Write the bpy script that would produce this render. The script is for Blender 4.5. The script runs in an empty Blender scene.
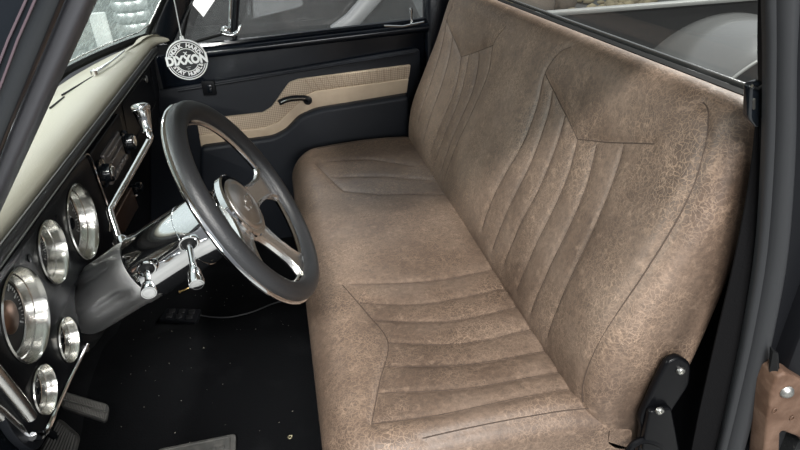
import bpy, bmesh, math, random
import numpy as np
from mathutils import Vector, Matrix
random.seed(7); rng = np.random.default_rng(7)
S = bpy.context.scene
COL = S.collection
R = math.radians

# ------------------------------------------------------------------ camera, world, lights, exposure
F_PX, PITCH, YAW, ROLL = 580.0, R(29.0166), R(10.5967), R(-2.5)
CAM = np.array([0.0, -0.6146, 1.1457])
_fw = np.array([math.sin(YAW)*math.cos(PITCH), math.cos(YAW)*math.cos(PITCH), -math.sin(PITCH)])
_r0 = np.array([math.cos(YAW), -math.sin(YAW), 0.0]); _u0 = np.cross(_r0, _fw)
_rt = _r0*math.cos(ROLL) + _u0*math.sin(ROLL); _up = -_r0*math.sin(ROLL) + _u0*math.cos(ROLL)
cd = bpy.data.cameras.new('camera'); cam = bpy.data.objects.new('camera', cd); COL.objects.link(cam)
cd.sensor_width = 36.0; cd.lens = F_PX/800*36.0; cd.clip_start = 0.01; cd.clip_end = 200
M = Matrix.Identity(4)
for i in range(3):
    M[i][0] = _rt[i]; M[i][1] = _up[i]; M[i][2] = -_fw[i]; M[i][3] = CAM[i]
cam.matrix_world = M
S.camera = cam

W = bpy.data.worlds.new('workshop_air'); S.world = W; W.use_nodes = True
bg = W.node_tree.nodes['Background']
_tc = W.node_tree.nodes.new('ShaderNodeTexCoord'); _sx = W.node_tree.nodes.new('ShaderNodeSeparateXYZ')
_cr = W.node_tree.nodes.new('ShaderNodeValToRGB')
W.node_tree.links.new(_tc.outputs['Generated'], _sx.inputs[0]); _ma = W.node_tree.nodes.new('ShaderNodeMath'); _ma.operation = 'MULTIPLY_ADD'; _ma.inputs[1].default_value = .30
W.node_tree.links.new(_sx.outputs[1], _ma.inputs[0]); W.node_tree.links.new(_sx.outputs[2], _ma.inputs[2]); W.node_tree.links.new(_ma.outputs[0], _cr.inputs[0])
W.node_tree.links.new(_cr.outputs[0], bg.inputs[0])
_cr.color_ramp.elements[0].position = 0.0; _cr.color_ramp.elements[0].color = (.15, .155, .165, 1)
_cr.color_ramp.elements[1].position = 0.7; _cr.color_ramp.elements[1].color = (.62, .65, .68, 1)
bg.inputs[1].default_value = 1.15

def area(name, loc, target, sx, sy, power, col=(1, 1, 1)):
    l = bpy.data.lights.new(name, 'AREA'); l.shape = 'RECTANGLE'; l.size = sx; l.size_y = sy; l.energy = power; l.color = col
    o = bpy.data.objects.new(name, l); COL.objects.link(o); o.location = loc
    d = Vector(target) - Vector(loc); o.rotation_euler = d.to_track_quat('-Z', 'Y').to_euler()
    return o
area('shop_tube_light', (-.5, -3.2, 3.85), (.3, .6, .4), 2.6, .20, 400, (1, .97, .93))
area('added_fill_light', (.7, -5.2, 2.0), (.2, .8, .7), 3.0, 1.6, 140, (.98, .99, 1))  # added soft fill behind the camera, brightens the tag and door card
area('shop_front_light', (-3.2, .9, 2.15), (.4, .75, .7), 2.2, .8, 135, (.97, 1, .97))
area('shop_rear_light', (3.0, 1.2, 3.2), (.7, .7, .8), 2.4, .6, 430, (1, .98, .94))
area('shop_side_light', (-.6, 4.2, 3.6), (.3, 3.5, 0), 2.4, .4, 90)

S.view_settings.view_transform = 'Standard'; S.view_settings.look = 'None'
S.view_settings.gamma = 1.0; S.view_settings.use_curve_mapping = False
S.view_settings.exposure = 0.2
S.cycles.use_denoising = True
S.cycles.max_bounces = 10; S.cycles.transparent_max_bounces = 16
S.cycles.caustics_reflective = False; S.cycles.caustics_refractive = False

# ------------------------------------------------------------------ helpers
def at(u, v, ax, val):
    """the point of the plane ax = val that lies on the sight line of photo pixel (u, v)"""
    d = _fw*F_PX + _rt*(u-400) - _up*(v-225)
    i = 'xyz'.index(ax); return CAM + d*((val-CAM[i])/d[i])

def tag(o, label=None, cat=None, group=None, kind=None):
    if label: o['label'] = label
    if cat: o['category'] = cat
    if group: o['group'] = group
    if kind: o['kind'] = kind
    return o
def empty(name, loc, label, cat, group=None, kind=None):
    o = bpy.data.objects.new(name, None); COL.objects.link(o); o.location = loc; o.empty_display_size = .05
    return tag(o, label, cat, group, kind)

def link(name, me, mat, parent=None, smooth=True, angle=None):
    me.name = name
    if mat and not me.materials: me.materials.append(mat)
    if smooth:
        me.polygons.foreach_set('use_smooth', [True]*len(me.polygons))
        if angle: me.set_sharp_from_angle(angle=R(angle))
    o = bpy.data.objects.new(name, me); COL.objects.link(o)
    if parent:
        o.parent = parent
        p = parent; off = Vector((0, 0, 0))
        while p: off += p.location; p = p.parent
        me.transform(Matrix.Translation(-off))
    return o

class MB:
    """collects pieces of one part; verts in world coordinates"""
    def __init__(s): s.v = []; s.f = []
    def add(s, v, f):
        b = len(s.v); s.v.extend([tuple(map(float, p)) for p in v]); s.f.extend([tuple(i+b for i in q) for q in f]); return s
    def build(s, name, mat, parent=None, smooth=True, angle=38, bevel=0, bseg=2):
        me = bpy.data.meshes.new(name); me.from_pydata(s.v, [], s.f); me.validate()
        bm = bmesh.new(); bm.from_mesh(me); bmesh.ops.remove_doubles(bm, verts=bm.verts, dist=1e-6)
        bmesh.ops.recalc_face_normals(bm, faces=bm.faces)
        if bevel:
            es = [e for e in bm.edges if len(e.link_faces) == 2 and e.calc_face_angle(0) > R(35)]
            bmesh.ops.bevel(bm, geom=es, offset=bevel, segments=bseg, profile=.5, affect='EDGES', clamp_overlap=True)
        bm.to_mesh(me); bm.free()
        return link(name, me, mat, parent, smooth, angle)
    # shapes
    def box(s, c, size, ux=(1, 0, 0), uy=(0, 1, 0)):
        c = np.array(c, float); ux = np.array(ux, float); uy = np.array(uy, float); ux /= np.linalg.norm(ux); uy /= np.linalg.norm(uy)
        uz = np.cross(ux, uy); h = np.array(size)/2
        v = [c + ux*a*h[0] + uy*b*h[1] + uz*d*h[2] for a in (-1, 1) for b in (-1, 1) for d in (-1, 1)]
        return s.add(v, [(0, 1, 3, 2), (4, 6, 7, 5), (0, 4, 5, 1), (2, 3, 7, 6), (0, 2, 6, 4), (1, 5, 7, 3)])
    def tube(s, path, rad, n=12, cap=True, closed=False, flat=1.0, upv=None):
        P = np.array(path, float); m = len(P)
        rad = np.broadcast_to(np.array(rad, float), (m,))
        T = np.gradient(P, axis=0) if not closed else np.roll(P, -1, 0)-np.roll(P, 1, 0)
        T /= np.linalg.norm(T, axis=1)[:, None]
        a = np.array(upv, float) if upv is not None else (np.array([0, 0, 1.]) if abs(T[0][2]) < .9 else np.array([1., 0, 0]))
        V = []
        for i in range(m):
            a = a - T[i]*(a@T[i]); a /= np.linalg.norm(a); b = np.cross(T[i], a)
            if upv is not None: pass
            for k in range(n):
                t = 2*math.pi*k/n; V.append(P[i] + rad[i]*(a*math.cos(t)*flat + b*math.sin(t)))
        Fc = []
        for i in range(m if closed else m-1):
            j = (i+1) % m
            for k in range(n):
                l = (k+1) % n; Fc.append((i*n+k, i*n+l, j*n+l, j*n+k))
        if cap and not closed: Fc += [tuple(range(n))[::-1], tuple((m-1)*n+k for k in range(n))]
        return s.add(V, Fc)
    def lathe(s, prof, o, ax, n=32, capends=True):
        """prof = (distance along ax, radius) list"""
        ax = np.array(ax, float); ax /= np.linalg.norm(ax); o = np.array(o, float)
        a = np.cross(ax, [0, 0, 1.] if abs(ax[2]) < .9 else [1., 0, 0]); a /= np.linalg.norm(a); b = np.cross(ax, a)
        V = [o + ax*h + r*(a*math.cos(2*math.pi*k/n) + b*math.sin(2*math.pi*k/n)) for h, r in prof for k in range(n)]
        Fc = [(i*n+k, i*n+(k+1) % n, (i+1)*n+(k+1) % n, (i+1)*n+k) for i in range(len(prof)-1) for k in range(n)]
        if capends: Fc += [tuple(range(n))[::-1], tuple((len(prof)-1)*n+k for k in range(n))]
        return s.add(V, Fc)
    def loft(s, secs, closed=True, caps=True):
        n = len(secs[0]); V = [p for sec in secs for p in sec]; Fc = []
        for i in range(len(secs)-1):
            for k in range(n if closed else n-1):
                l = (k+1) % n; Fc.append((i*n+k, i*n+l, (i+1)*n+l, (i+1)*n+k))
        if caps and closed: Fc += [tuple(range(n))[::-1], tuple((len(secs)-1)*n+k for k in range(n))]
        return s.add(V, Fc)
    def plate(s, outline, o, ux, uy, t, holes=(), bevel=0, bres=2):
        """flat outline (a, b) in the frame o, ux, uy; its front face lies at o, its body t behind"""
        me = curve_mesh([outline]+list(holes), t, bevel, bres)
        ux = np.array(ux, float); uy = np.array(uy, float); uz = np.cross(ux, uy); o = np.array(o, float)
        s.add([o + ux*q.co.x + uy*q.co.y + uz*(q.co.z - t/2) for q in me.vertices], [tuple(p.vertices) for p in me.polygons])
        bpy.data.meshes.remove(me); return s

def curve_mesh(loops, t, bevel=0, bres=2):
    cu = bpy.data.curves.new('c', 'CURVE'); cu.dimensions = '2D'; cu.fill_mode = 'BOTH'
    cu.extrude = max(t/2-bevel, 0); cu.bevel_depth = bevel; cu.bevel_resolution = bres; cu.offset = -bevel
    for L in loops:
        sp = cu.splines.new('POLY'); sp.points.add(len(L)-1); sp.use_cyclic_u = True
        for p, q in zip(sp.points, L): p.co = (q[0], q[1], 0, 1)
    return _to_mesh(cu)
def _to_mesh(cu):
    o = bpy.data.objects.new('c', cu); COL.objects.link(o)
    dg = bpy.context.evaluated_depsgraph_get(); me = bpy.data.meshes.new_from_object(o.evaluated_get(dg))
    bpy.data.objects.remove(o); bpy.data.curves.remove(cu); return me
def glyphs(txt, size, t=.0004, off=0.0):
    cu = bpy.data.curves.new('t', 'FONT'); cu.body = txt; cu.size = size; cu.extrude = t/2; cu.align_x = 'CENTER'; cu.align_y = 'CENTER'
    cu.resolution_u = 3; cu.offset = off
    return _to_mesh(cu)
def circ(c, r, n=40): return [(c[0]+r*math.cos(2*math.pi*k/n), c[1]+r*math.sin(2*math.pi*k/n)) for k in range(n)]
def cr(pts, n=8, closed=False):
    """Catmull-Rom through pts"""
    P = np.array(pts, float); m = len(P); out = []
    for i in range(m if closed else m-1):
        p0, p1, p2, p3 = (P[(i-1) % m] if closed or i > 0 else P[0]), P[i], P[(i+1) % m], (P[(i+2) % m] if closed or i+2 < m else P[-1])
        for k in range(n):
            t = k/n; out.append(.5*((2*p1)+(p2-p0)*t+(2*p0-5*p1+4*p2-p3)*t*t+(3*p1-p0-3*p2+p3)*t**3))
    if not closed: out.append(P[-1])
    return np.array(out)
def rpoly(pts, r, n=5):
    """polygon with rounded corners"""
    out = []; m = len(pts); r = np.broadcast_to(r, (m,))
    for i in range(m):
        p, a, b = np.array(pts[i], float), np.array(pts[i-1], float), np.array(pts[(i+1) % m], float)
        da, db = a-p, b-p; la, lb = np.linalg.norm(da), np.linalg.norm(db); q = min(r[i], la*.45, lb*.45)
        A, B = p+da/la*q, p+db/lb*q
        for k in range(n+1):
            t = k/n; out.append(tuple((1-t)**2*A+2*t*(1-t)*p+t*t*B))
    return out
X, Y, Z = (1, 0, 0), (0, 1, 0), (0, 0, 1)

# ------------------------------------------------------------------ materials
def mat(name, col, rough=.5, metal=0., spec=.5, coat=0., bump=None, var=None, **kw):
    m = bpy.data.materials.new(name); m.use_nodes = True; nt = m.node_tree; b = nt.nodes['Principled BSDF']
    b.inputs['Base Color'].default_value = (*col, 1); b.inputs['Roughness'].default_value = rough
    b.inputs['Metallic'].default_value = metal; b.inputs['Specular IOR Level'].default_value = spec
    b.inputs['Coat Weight'].default_value = coat; b.inputs['Coat Roughness'].default_value = .05
    if bump or var:
        tc = nt.nodes.new('ShaderNodeTexCoord')
    if bump:
        sc, st = bump; nz = nt.nodes.new('ShaderNodeTexNoise'); nz.inputs['Scale'].default_value = sc; nz.inputs['Detail'].default_value = 3
        bp = nt.nodes.new('ShaderNodeBump'); bp.inputs['Strength'].default_value = st; bp.inputs['Distance'].default_value = .002
        nt.links.new(tc.outputs['Object'], nz.inputs['Vector']); nt.links.new(nz.outputs['Fac'], bp.inputs['Height']); nt.links.new(bp.outputs[0], b.inputs['Normal'])
    if var:
        sc, c2, lo, hi = var; nz = nt.nodes.new('ShaderNodeTexNoise'); nz.inputs['Scale'].default_value = sc; nz.inputs['Detail'].default_value = 5
        rp = nt.nodes.new('ShaderNodeValToRGB'); rp.color_ramp.elements[0].position = lo; rp.color_ramp.elements[1].position = hi
        rp.color_ramp.elements[0].color = (*col, 1); rp.color_ramp.elements[1].color = (*c2, 1)
        nt.links.new(tc.outputs['Object'], nz.inputs['Vector']); nt.links.new(nz.outputs['Fac'], rp.inputs[0]); nt.links.new(rp.outputs[0], b.inputs['Base Color'])
    return m
def leather():
    m = bpy.data.materials.new('distressed_brown_leather'); m.use_nodes = True; nt = m.node_tree; N = nt.nodes.new; L = nt.links.new
    b = nt.nodes['Principled BSDF']; b.inputs['Roughness'].default_value = .48; b.inputs['Specular IOR Level'].default_value = .45
    tc = N('ShaderNodeTexCoord')
    def noise(sc, det=4, rough=.55, dist=0.):
        n = N('ShaderNodeTexNoise'); n.inputs['Scale'].default_value = sc; n.inputs['Detail'].default_value = det
        n.inputs['Roughness'].default_value = rough; n.inputs['Distortion'].default_value = dist; L(tc.outputs['Object'], n.inputs['Vector']); return n
    def ramp(src, *st):
        r = N('ShaderNodeValToRGB'); e = r.color_ramp.elements
        while len(e) < len(st): e.new(.5)
        for q, (p, c) in zip(e, st): q.position = p; q.color = (*c, 1)
        L(src, r.inputs[0]); return r
    def mix(a, c, f, mode='MIX'):
        x = N('ShaderNodeMix'); x.data_type = 'RGBA'; x.blend_type = mode
        L(a, x.inputs[6]); 
        if isinstance(c, tuple): x.inputs[7].default_value = (*c, 1)
        else: L(c, x.inputs[7])
        if isinstance(f, float): x.inputs[0].default_value = f
        else: L(f, x.inputs[0])
        return x.outputs[2]
    base = ramp(noise(5, 5).outputs['Fac'], (.3, (.084, .057, .042)), (.5, (.130, .092, .069)), (.72, (.185, .138, .108)))
    fine = ramp(noise(90, 4, .7).outputs['Fac'], (.33, (.62, .62, .62)), (.7, (1.25, 1.22, 1.18)))
    c = mix(base.outputs[0], fine.outputs[0], .75, 'MULTIPLY')
    # scuffed pale patches
    sc = ramp(noise(48, 6, .75, .4).outputs['Fac'], (.55, (0, 0, 0)), (.72, (.45, .45, .45)))
    c = mix(c, (.34, .245, .18), sc.outputs[0])
    # fine crackle veins, stronger in patches
    mp = N('ShaderNodeVectorMath'); mp.operation = 'ADD'
    wz = noise(18, 3); sub = N('ShaderNodeVectorMath'); sub.operation = 'SCALE'; sub.inputs['Scale'].default_value = .05
    L(wz.outputs['Color'], sub.inputs[0]); L(tc.outputs['Object'], mp.inputs[0]); L(sub.outputs[0], mp.inputs[1])
    vo = N('ShaderNodeTexVoronoi'); vo.feature = 'DISTANCE_TO_EDGE'; vo.inputs['Scale'].default_value = 120; L(mp.outputs[0], vo.inputs['Vector'])
    vr = ramp(vo.outputs['Distance'], (.0, (.7, .7, .7)), (.08, (0, 0, 0)))
    rg = noise(42, 3, .5, 1.6); ab = N('ShaderNodeMath'); ab.operation = 'SUBTRACT'; ab.inputs[1].default_value = .5; L(rg.outputs['Fac'], ab.inputs[0])
    ab2 = N('ShaderNodeMath'); ab2.operation = 'ABSOLUTE'; L(ab.outputs[0], ab2.inputs[0])
    r2 = ramp(ab2.outputs[0], (.0, (1, 1, 1)), (.011, (0, 0, 0))); mxn = N('ShaderNodeMath'); mxn.operation = 'MAXIMUM'; L(vr.outputs[0], mxn.inputs[0]); L(r2.outputs[0], mxn.inputs[1])
    pa = ramp(noise(7, 4, .6).outputs['Fac'], (.40, (.12, .12, .12)), (.68, (.85, .85, .85)))
    mm = N('ShaderNodeMath'); mm.operation = 'MULTIPLY'; L(mxn.outputs[0], mm.inputs[0]); L(pa.outputs[0], mm.inputs[1])
    c = mix(c, (.40, .285, .20), mm.outputs[0])
    L(c, b.inputs['Base Color'])
    bp = N('ShaderNodeBump'); bp.inputs['Strength'].default_value = .35; bp.inputs['Distance'].default_value = .0015
    nz = noise(260, 3, .6); ad = N('ShaderNodeMath'); ad.operation = 'SUBTRACT'; L(nz.outputs['Fac'], ad.inputs[0]); L(mm.outputs[0], ad.inputs[1])
    L(ad.outputs[0], bp.inputs['Height']); L(bp.outputs[0], b.inputs['Normal'])
    return m
def glass(name, tint=(.9, .93, .92), haze=.06, hazecol=(.8, .82, .82), gl=.10, dust=120):
    m = bpy.data.materials.new(name); m.use_nodes = True; nt = m.node_tree; N = nt.nodes.new; L = nt.links.new
    out = nt.nodes['Material Output']; nt.nodes.remove(nt.nodes['Principled BSDF'])
    t = N('ShaderNodeBsdfTransparent'); t.inputs[0].default_value = (*tint, 1)
    g = N('ShaderNodeBsdfGlossy'); g.inputs[1].default_value = .02
    d = N('ShaderNodeBsdfDiffuse'); d.inputs[0].default_value = (*hazecol, 1)
    tr = N('ShaderNodeBsdfTranslucent'); tr.inputs[0].default_value = (*hazecol, 1)
    dm = N('ShaderNodeMixShader'); L(d.outputs[0], dm.inputs[1]); L(tr.outputs[0], dm.inputs[2])
    lw = N('ShaderNodeLayerWeight'); pw = N('ShaderNodeMath'); pw.operation = 'POWER'; pw.inputs[1].default_value = 4.5; L(lw.outputs['Facing'], pw.inputs[0]); fr = N('ShaderNodeMath'); fr.operation = 'MULTIPLY_ADD'; fr.inputs[1].default_value = .45; fr.inputs[2].default_value = .03; L(pw.outputs[0], fr.inputs[0])
    m1 = N('ShaderNodeMixShader'); L(fr.outputs[0], m1.inputs[0]); L(t.outputs[0], m1.inputs[1]); L(g.outputs[0], m1.inputs[2])
    tc = N('ShaderNodeTexCoord'); nz = N('ShaderNodeTexNoise'); nz.inputs['Scale'].default_value = dust; nz.inputs['Detail'].default_value = 4
    L(tc.outputs['Object'], nz.inputs['Vector'])
    rp = N('ShaderNodeValToRGB'); rp.color_ramp.elements[0].position = .45; rp.color_ramp.elements[1].position = .78
    rp.color_ramp.elements[0].color = (haze, haze, haze, 1); h2 = min(1, haze*1.9); rp.color_ramp.elements[1].color = (h2, h2, h2, 1)
    L(nz.outputs['Fac'], rp.inputs[0])
    m2 = N('ShaderNodeMixShader'); L(rp.outputs[0], m2.inputs[0]); L(m1.outputs[0], m2.inputs[1]); L(dm.outputs[0], m2.inputs[2])
    L(m2.outputs[0], out.inputs[0]); return m
def cloth(name, c1, c2, sc):
    m = mat(name, c1, .85); nt = m.node_tree; N = nt.nodes.new; L = nt.links.new
    tc = N('ShaderNodeTexCoord'); ck = N('ShaderNodeTexChecker'); ck.inputs['Scale'].default_value = sc
    mp = N('ShaderNodeMapping'); mp.inputs['Rotation'].default_value = (0, R(45), 0)
    ck.inputs[1].default_value = (*c1, 1); ck.inputs[2].default_value = (*c2, 1)
    L(tc.outputs['Object'], mp.inputs[0]); L(mp.outputs[0], ck.inputs[0]); L(ck.outputs[0], nt.nodes['Principled BSDF'].inputs['Base Color']); return m

LEATHER = leather()
SEAM = mat('seam_thread', (.055, .037, .027), .8)
CHROME = mat('chrome', (.84, .85, .86), .07, 1.)
SATIN = mat('polished_aluminium', (.90, .89, .87), .24, 1., bump=(60, .03))
BEZEL = mat('turned_bezel', (.62, .61, .57), .22, 1., bump=(90, .12))
BLACK = mat('black_paint', (.006, .008, .011), .12, coat=.6)
DOORBLK = mat('black_door_paint', (.004, .006, .010), .2, spec=.35, coat=.15)
PILLAR = mat('satin_black_pillar', (.075, .076, .085), .38, spec=.6)
PLASTIC = mat('black_plastic', (.006, .0065, .008), .45, spec=.15)
PANEL = mat('black_panel', (.007, .008, .010), .36, spec=.13, bump=(300, .1))
VINYL = mat('charcoal_vinyl', (.008, .010, .0145), .5, spec=.3, bump=(400, .25))
PADCREAM = mat('cream_vinyl', (.42, .405, .335), .5, bump=(350, .2), var=(6, (.40, .38, .305), .35, .75))
LIPBLK = mat('grained_black_vinyl', (.012, .012, .013), .42, bump=(500, .5))
TANVINYL = mat('tan_vinyl', (.52, .41, .295), .55, bump=(300, .15), var=(30, (.47, .36, .26), .4, .7))
TWEED = cloth('tan_weave', (.56, .45, .34), (.34, .26, .19), 210)
RUBBER = mat('grey_weatherstrip_rubber', (.022, .0235, .026), .5, spec=.35, bump=(60, .15))
BLKRUB = mat('black_rubber', (.006, .0065, .007), .6, spec=.25)
CARPET = mat('black_floor_mat', (.003, .0033, .004), .8, spec=.08, bump=(220, .4), var=(9, (.008, .0085, .0095), .55, .85))
PEDAL = mat('worn_pedal_rubber', (.055, .055, .052), .55, bump=(80, .3), var=(40, (.11, .105, .095), .45, .75))
WEB = mat('black_belt_webbing', (.0025, .0025, .003), .8, spec=.12, bump=(300, .4))
WHITE = mat('white_print', (.86, .87, .86), .5)
TAGBLK = mat('tag_black', (.014, .015, .017), .5)
RUST = mat('rusty_brown_metal', (.085, .046, .028), .65, .15, bump=(120, .5), var=(28, (.155, .095, .065), .4, .7))
BROWNREFL = mat('brown_reflection_metal', (.24, .15, .105), .3, .8)  # brown of reflected beige surroundings put into the metal's own colour
BRASS = mat('brass', (.62, .42, .18), .3, 1.)
STEEL = mat('dull_steel', (.42, .42, .40), .38, 1.)
CONCRETE = mat('concrete', (.13, .133, .13), .6, var=(1.4, (.19, .195, .19), .3, .7))
SHOPWALL = mat('shop_wall', (.46, .49, .48), .8)
LINER = mat('bed_liner', (.014, .015, .016), .6, spec=.2, bump=(200, .6), var=(150, (.06, .06, .055), .62, .75))
TUB = mat('grey_bed_paint', (.075, .078, .078), .25, .25, coat=.25)
RAILG = mat('grey_rail_paint', (.14, .145, .14), .4, .1)
GLASS_W = glass('dusty_windshield_glass', (.92, .95, .94), .24, (.66, .78, .75), dust=60)
GLASS_D = glass('door_glass', (.82, .84, .84), .07, (.6, .62, .62), dust=60)
GLASS_R = glass('rear_glass', (.74, .75, .74), .009, (.6, .6, .58), dust=190)
CARGREY = mat('grey_car_paint', (.16, .165, .17), .25, .3, coat=.4)
CARDARK = mat('dark_car_trim', (.05, .052, .055), .4)
CARLIGHT = mat('light_grey_car_pillar', (.13, .133, .137), .4)

# ------------------------------------------------------------------ workshop around the truck
m = MB(); m.box((0, 6, -.575), (30, 30, .05))
tag(m.build('floor_workshop', CONCRETE, smooth=False), 'grey concrete workshop floor around the truck', 'floor', kind='structure')
m = MB(); m.box((0, 13, 1.4), (30, .2, 4)); tag(m.build('wall_far', SHOPWALL, smooth=False), 'pale workshop wall beyond the passenger side', 'wall', kind='structure')
m = MB(); m.box((-9, 4, 1.4), (.2, 18, 4)); tag(m.build('wall_ahead', SHOPWALL, smooth=False), 'pale workshop wall ahead of the windshield', 'wall', kind='structure')

# ------------------------------------------------------------------ cab shell
# floor with transmission hump
xs = np.linspace(-.86, .70, 40); ys = np.linspace(-.10, 1.60, 60)
def floor_z(x, y):
    h = .05*math.exp(-((y-.76)/.17)**4)*(1/(1+math.exp((x+.30)/.07)))
    ramp = max(0, -.62-x)*1.1
    return h + ramp
V = [(x, y, floor_z(x, y)) for x in xs for y in ys]; n = len(ys)
Fc = [(i*n+k, i*n+k+1, (i+1)*n+k+1, (i+1)*n+k) for i in range(len(xs)-1) for k in range(n-1)]
m = MB(); m.add(V, Fc); m.box((-.08, .75, -.06), (1.56, 1.7, .06))
tag(m.build('floor', CARPET), 'black carpeted cab floor below the dashboard', 'floor', kind='structure')
m = MB(); m.box((-.88, .75, .45), (.04, 1.7, .95)); m.box((-.76, .75, .745), (.27, 1.66, .03))
tag(m.build('wall_front', PLASTIC, bevel=.006), 'black firewall under the dashboard', 'wall', kind='structure')
# kick panels
m = MB(); m.box((-.66, -.075, .38), (.46, .05, .76)); tag(m.build('trim_9', PLASTIC, bevel=.01), 'black kick panel below the driver side pillar', 'trim', kind='structure')
m = MB(); m.box((-.62, 1.545, .38), (.50, .05, .76)); tag(m.build('trim_10', PLASTIC, bevel=.01), 'black kick panel beyond the steering column', 'trim', kind='structure')
# rear wall with window opening
m = MB(); m.box((.715, .75, .40), (.05, 1.66, .90)); m.box((.715, .75, 1.19), (.05, 1.66, .10))
m.box((.715, -.055, 1.0), (.05, .05, .32)); m.box((.715, 1.50, 1.0), (.05, .14, .32))
tag(m.build('wall_rear', PLASTIC, bevel=.006), 'black rear cab wall behind the bench seat', 'wall', kind='structure')
m = MB()
roof = [[(x, y, 1.245 - .055*((y-.75)/.78)**4*(1 if True else 0) - .03*max(0, (abs(x-.2)-.40)/.2)**2) for y in np.linspace(-.02, 1.52, 24)] for x in np.linspace(-.30, .74, 14)]
m.loft(roof, closed=False, caps=False); m.loft([[(p[0], p[1], p[2]+.03) for p in s] for s in roof], closed=False, caps=False)
m.box((.22, -.02, 1.175), (1.06, .05, .07)); m.box((.22, 1.52, 1.175), (1.06, .05, .07))
tag(m.build('ceiling', mat('cream_headliner', (.55, .52, .46), .75)), 'cream-lined cab roof over the bench seat', 'ceiling', kind='structure')

# windshield
def wsx(y): return -.575 + .155*abs((y-.72)/.74)**2.2
def wsp(y, z): return (wsx(y) + (z-.80)*.74, y - (y-.72)*.06*(z-.8)/.4, z)
yy = np.linspace(-.01, 1.45, 30)
m = MB(); m.loft([[wsp(y, z) for y in yy] for z in np.linspace(.80, 1.20, 8)], closed=False, caps=False)
w1 = tag(m.build('window_1', GLASS_W), 'dusty pale windshield above the cream dash pad', 'window', kind='structure')
m = MB(); path = [wsp(y, .802) for y in yy] + [wsp(1.45, z) for z in np.linspace(.83, 1.19, 8)]
m.tube(path, .013, 8); m.tube([wsp(-.01, z) for z in np.linspace(.80, 1.19, 8)], .013, 8)
m.build('gasket', BLKRUB, w1)
m = MB(); path = [np.array(wsp(y, .813))+(.008, 0, .010) for y in yy[4:-1]] + [np.array(wsp(1.432, z))+(.006, 0, 0) for z in np.linspace(.84, 1.18, 8)]
m.tube(path, .0022, 6); m.build('bright_bead', STEEL, w1)
# near pillar (driver side)
def q3(u, v, yv): return at(u, v, 'y', yv)
def pillar(name, pa, label, mt, depth=.05, k=None):
    m = MB(); secs = []
    for (L_, R_, y0) in pa:
        a, b = np.array(L_), np.array(R_); d = b-a; mid = (a+b)/2
        dv = np.array([0, depth, 0]); sec = []
        for t in np.linspace(0, 2*math.pi, 20, endpoint=False):
            c_, s_ = math.cos(t), math.sin(t)
            sec.append(mid + d/2*math.copysign(abs(c_)**.6, c_) + dv*(.5+.5*math.copysign(abs(s_)**.6, s_)))
        secs.append(sec)
    m.loft(secs); return tag(m.build(name, mt), label, 'trim', kind='structure')
def ext(p, q, t): return p + (q-p)*t
aL, bL = q3(56, 0, -.05), q3(-4, 137, -.05); aR, bR = q3(90, 0, -.05), q3(2, 194, -.05)
pillar('trim_1', [(ext(aL, bL, -.35), ext(aR, bR, -.28), 0), (aL, aR, 0), (ext(aL, bL, .5), ext(aR, bR, .5), 0), (bL, bR, 0), (ext(aL, bL, 1.5), ext(aR, bR, 1.45), 0)],
       'satin grey-black windshield pillar crossing the top left corner', PILLAR, .05)
# outer jamb to the left of it
oL = [q3(-70, 0, -.075), q3(-120, 150, -.075), q3(-170, 330, -.075)]
oR = [q3(62, 0, -.075), q3(4, 140, -.075), q3(-55, 300, -.075)]
pillar('trim_2', [(ext(oL[0], oL[1], -.4), ext(oR[0], oR[1], -.4), 0), (oL[0], oR[0], 0), (oL[1], oR[1], 0), (oL[2], oR[2], 0)],
       'glossy black outer door jamb in the top left corner', BLACK, .03)
m = MB()
for u0, u1 in ((26, -8), (35, 2)):
    m.tube([q3(u0+6, -30, -.0762), q3(u0, 0, -.0762), q3((u0+u1)/2-1, 40, -.0762), q3(u1, 82, -.0762), q3(u1-20, 130, -.0762)], .0011, 8)
tag(m.build('trim_3', mat('painted_pink_reflection', (.16, .12, .14), .25, .6)), 'twin thin painted pink reflections on the outer door jamb', 'trim', kind='structure')  # pinkish reflections on the jamb, built as thin coloured tubes
# far pillar (passenger side)
fL, fR = [wsp(1.44, .80), wsp(1.44, .89), wsp(1.43, 1.2)], []
fr = [at(172, 46, 'y', 1.46), at(194, 0, 'y', 1.46)]; fr.append(ext(fr[0], fr[1], 3.2))
pillar('trim_4', [(fL[0], fr[0]-(0, 0, .0), 0), (fL[1], fr[1], 0), (fL[2], (fL[2][0]+.12, 1.45, 1.2), 0)], 'black windshield pillar beyond the dash pad end', BLACK, .06)
# far rear pillar behind the passenger door
a0, a1 = at(424, 0, 'y', 1.50), at(426, 60, 'y', 1.50)
m = MB(); m.box((a0[0]+.085, 1.53, .60), (.16, .08, 1.15)); tag(m.build('trim_5', DOORBLK, bevel=.02), 'black rear pillar between passenger door and seat back', 'trim', kind='structure')
# near rear jamb: weatherstrip and inner pillar
Lp = [(770, -40), (770, 0), (771, 60), (769, 150), (762, 250), (749, 330), (735, 395), (722, 450), (700, 540)]
Rp = [(800, -40), (800, 0), (797, 60), (796, 150), (789, 250), (775, 330), (760, 395), (745, 450), (720, 540)]
secs = []
for (a, b) in zip(cr(Lp, 4), cr(Rp, 4)):
    p, q = at(*a, 'y', -.06), at(*b, 'y', -.06); d = q-p
    sec = []
    for t, h in ((.06, .016), (0, .004), (.06, 0), (.16, -.002), (.24, .004), (.28, .004), (.36, -.003), (.5, -.009), (.72, -.010), (.9, -.004), (1, .004), (1, .03)):
        sec.append(p + d*t + np.array([0, h, 0]))
    secs.append(sec)
m = MB(); m.loft(secs); tag(m.build('trim_6', RUBBER, angle=60), 'grey-black rubber door weatherstrip at the right edge', 'trim', kind='structure')
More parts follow.
